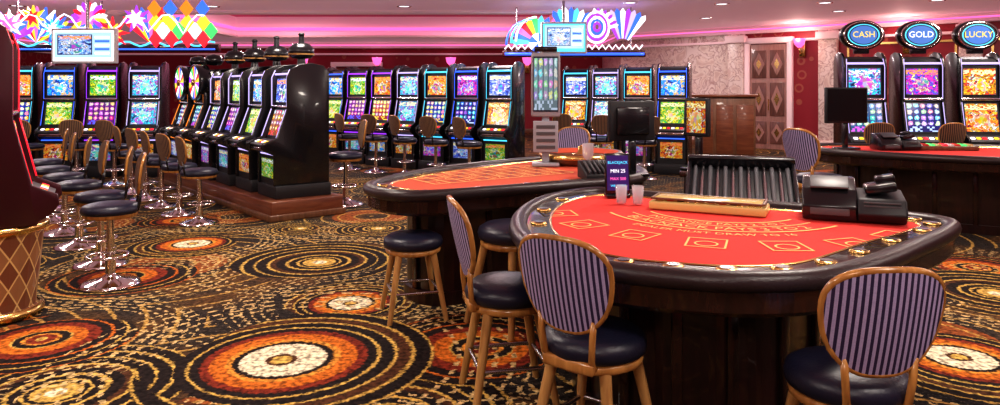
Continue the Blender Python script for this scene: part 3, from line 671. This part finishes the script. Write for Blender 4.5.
b.box(((hx0+hx1)/2,(-5+hy0)/2,ZC+.1),(hx1-hx0,hy0+5,.2),'ceil'); b.box(((hx0+hx1)/2,(27+hy1)/2,ZC+.1),(hx1-hx0,27-hy1,.2),'ceil')
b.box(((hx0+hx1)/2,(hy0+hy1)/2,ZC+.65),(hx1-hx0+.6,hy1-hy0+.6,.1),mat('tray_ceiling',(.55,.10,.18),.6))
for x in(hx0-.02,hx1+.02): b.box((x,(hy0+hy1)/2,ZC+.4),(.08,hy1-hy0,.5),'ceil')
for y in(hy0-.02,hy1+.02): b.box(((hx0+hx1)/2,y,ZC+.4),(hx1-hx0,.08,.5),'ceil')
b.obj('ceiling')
b=B()
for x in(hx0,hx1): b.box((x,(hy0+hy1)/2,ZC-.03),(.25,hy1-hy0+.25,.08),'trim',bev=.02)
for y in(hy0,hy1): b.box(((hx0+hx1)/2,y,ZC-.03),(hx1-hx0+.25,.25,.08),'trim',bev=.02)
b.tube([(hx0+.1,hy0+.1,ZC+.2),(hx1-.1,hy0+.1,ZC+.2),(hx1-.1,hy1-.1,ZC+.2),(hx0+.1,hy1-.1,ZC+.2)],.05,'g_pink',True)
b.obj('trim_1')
def wall(name,p0,p1,mt,segs=None):
    p0=Vector(p0);p1=Vector(p1);d=p1-p0;L=d.length;a=math.atan2(d.y,d.x); b=B()
    b.box((L/2,.1,ZC/2),(L,.2,ZC),mt) if not segs else None
    if segs:
        for s0,s1,mm in segs: b.box(((s0+s1)/2,.1,ZC/2),(s1-s0,.2,ZC),mm)
    o=b.obj(name,(p0.x,p0.y,0),a)
    t=B(); t.box((L/2,-.03,ZC-.10),(L,.14,.2),'trim',bev=.02); t.box((L/2,-.08,ZC-.05),(L,.22,.10),'trim',bev=.02); t.box((L/2,-.02,ZC-.42),(L,.06,.07),'trim',bev=.015)
    t.tube([(0,-.2,ZC-.1),(L,-.2,ZC-.1)],.018,'g_pink')
    t.obj('trim_'+name[5:],(p0.x,p0.y,0),a)
    t=B(); t.box((L/2,-.015,.08),(L,.03,.16),'brown',bev=.006); t.obj('baseboard_'+name[5:],(p0.x,p0.y,0),a)
    return a
wall('wall_back',(-17,26),(3.8,26),'wall')
wall('wall_inner',(3.8,26),(3.8,22),'marble')
ar=wall('wall_right',(3.8,22),(13.4,13.83),'wall',[(0,3.9,'marble'),(3.9,13,'wall')])
wall('wall_right_side',(13.4,13.83),(13.4,-4),'wall')
wall('wall_front',(13.4,-4),(-16,-4),'wall')
wall('wall_left',(-16,-4),(-16,26),'wall')
def onwall(s,off=0): return (3.8+.761*s-.648*off,22-.648*s-.761*off)
b=B()
b.box((0,0,1.42),(1.0,.08,2.84),'doorm',bev=.01)
for sx in(-.57,.57): b.box((sx,-.02,1.45),(.14,.16,2.9),'trim',bev=.02)
b.box((0,-.02,2.94),(1.32,.18,.16),'trim',bev=.02)
for sx in(-.24,.24):
    for z,h in((.45,.6),(1.35,.9),(2.3,.75)):
        b.box((sx,-.045,z),(.38,.03,h),'doord',bev=.008)
        A=Matrix.Translation((sx,-.055,z))@Matrix.Rotation(R(90),4,'X'); b.prism([(0,-h*.42),(.15,0),(0,h*.42),(-.15,0)],.02,'doorm',A)
        A=Matrix.Translation((sx,-.075,z))@Matrix.Rotation(R(90),4,'X'); b.prism([(0,-h*.2),(.07,0),(0,h*.2),(-.07,0)],.01,'gold',A)
b.cyl((.03,-.1,1.05),(.03,-.1,1.35),.015,.015,'gold')
p=onwall(4.62,.06); b.obj('door_1',(p[0],p[1],0),ar)
b=B()
b.box((0,0,ZC/2-.1),(.45,.2,ZC-.2),'marble',bev=.02); b.box((0,-.03,.15),(.55,.3,.3),'marble',bev=.02); b.box((0,-.03,ZC-.35),(.55,.3,.2),'trim',bev=.02)
pil=b.mesh('trim_pilaster')
for s in(3.75,6.15,9.2): p=onwall(s,.1); put('trim_pilaster',pil,(p[0],p[1],0),ar)
def sconce():
    b=B(); b.box((0,.0,0),(.12,.04,.35),'gold',bev=.015); b.tube([(0,-.02,-.1),(0,-.15,-.12),(0,-.18,0)],.015,'gold')
    b.lathe([(.03,0),(.09,.06),(.12,.18),(.11,.18),(0,.02)],'g_pink',c=(0,-.18,0),seg=16); b.ball((0,-.18,.13),.06,'g_white'); return b
sc=sconce().mesh('wall_sconce')
for s in(5.5,7.9): p=onwall(s,.08); put('wall_sconce',sc,(p[0],p[1],2.7),ar,1.3)
for x in(-7.2,-4.5,-1.8,1): put('wall_sconce',sc,(x,25.9,2.5),0,1.6)
for s in(5.5,7.9):
    p=onwall(s,.5); l=bpy.data.lights.new('sconce_lamp','POINT'); l.energy=22; l.color=(1,.65,.55); l.shadow_soft_size=.08
    o=bpy.data.objects.new('sconce_lamp',l); COL.objects.link(o); o.location=(p[0],p[1],2.95)
b=B()
for s0,s1 in((6.6,8.9),(9.6,11.8)):
    for z in(.5,2.75): b.box(((s0+s1)/2,-.02,z),(s1-s0,.05,.05),'gold')
    for s in(s0,s1): b.box((s,-.02,1.62),(.05,.05,2.3),'gold')
b.obj('trim_panels',(3.8,22,0),ar)
b=B(); b.box((0,0,.72),(1.3,.6,1.44),'brown',bev=.01); b.box((0,0,1.47),(1.42,.7,.06),'plinth',bev=.015)
for x in(-.43,0,.43): b.box((x,-.31,.72),(.36,.02,1.1),'plinth',bev=.008)
b.obj('reception_counter',(5.1,15.9,0),-.3)
b=B(); b.box((0,0,1.2),(1.6,.1,2.4),'brown',bev=.01)
for s in(-.85,.85): b.box((s,-.02,1.25),(.16,.16,2.5),'trim',bev=.02)
b.box((0,-.02,2.55),(1.9,.18,.16),'trim',bev=.02)
for s in(-.4,.4): b.box((s,-.06,1.2),(.6,.03,2.0),'plinth',bev=.01)
b.obj('door_2',(-5.3,25.9,0))
dl=B(); dl.lathe([(0,0),(.11,0)],'g_white',seg=20); dl.lathe([(.11,-.004),(.15,-.01),(.155,.004),(.11,.004)],'chrome',seg=20); dl=dl.mesh('ceiling_downlight')
for x,y in[(-10,14.5),(-6,14.6),(-2,14.6),(2.6,14),(4.5,14.2),(6.5,14),(8.5,13.6),(3,18),(5,17),(7.5,15.5),(-10.5,18)]: put('ceiling_downlight',dl,(x,y,ZC-.006))
def area(x,y,e,size=1.2,col=(1,.90,.80),z=None):  # area lamps at ceiling height, added to fill the closed room with light
    l=bpy.data.lights.new('ceiling_fill_light','AREA'); l.energy=e*LK; l.size=size; l.color=col
    o=bpy.data.objects.new('ceiling_fill_light',l); COL.objects.link(o); o.location=(x,y,z or ZC-.03)
for x in(-7.5,-2.5,2.5,7.5):
    for y in(1,5,9): area(x,y,{1:100,5:120,9:120}[y],.7)
area(0,-1.5,130)
for x,y,e in[(-9,13.5,150),(-4.5,14,150),(0,14,150),(4.5,13.5,140),(9,13,140),(6.5,16.5,60),(5,19,55)]: area(x,y,e,.5,(1,.88,.86))  # last two lamps added to brighten the marble wall
for x in(-6.5,-.5):
    for y in(17.5,20.5): area(x,y,150,.5,(1,.55,.60),ZC+.55)
w=bpy.data.worlds.new('world'); S.world=w; w.use_nodes=True; w.node_tree.nodes['Background'].inputs[0].default_value=(.5,.4,.45,1); w.node_tree.nodes['Background'].inputs[1].default_value=.3
cam=bpy.data.cameras.new('camera'); co=bpy.data.objects.new('camera',cam); COL.objects.link(co); co.location=(0,0,1.6); co.rotation_euler=(R(90),0,0)
cam.sensor_width=36; cam.lens=25.2; cam.shift_y=-.1125; cam.clip_end=100; S.camera=co
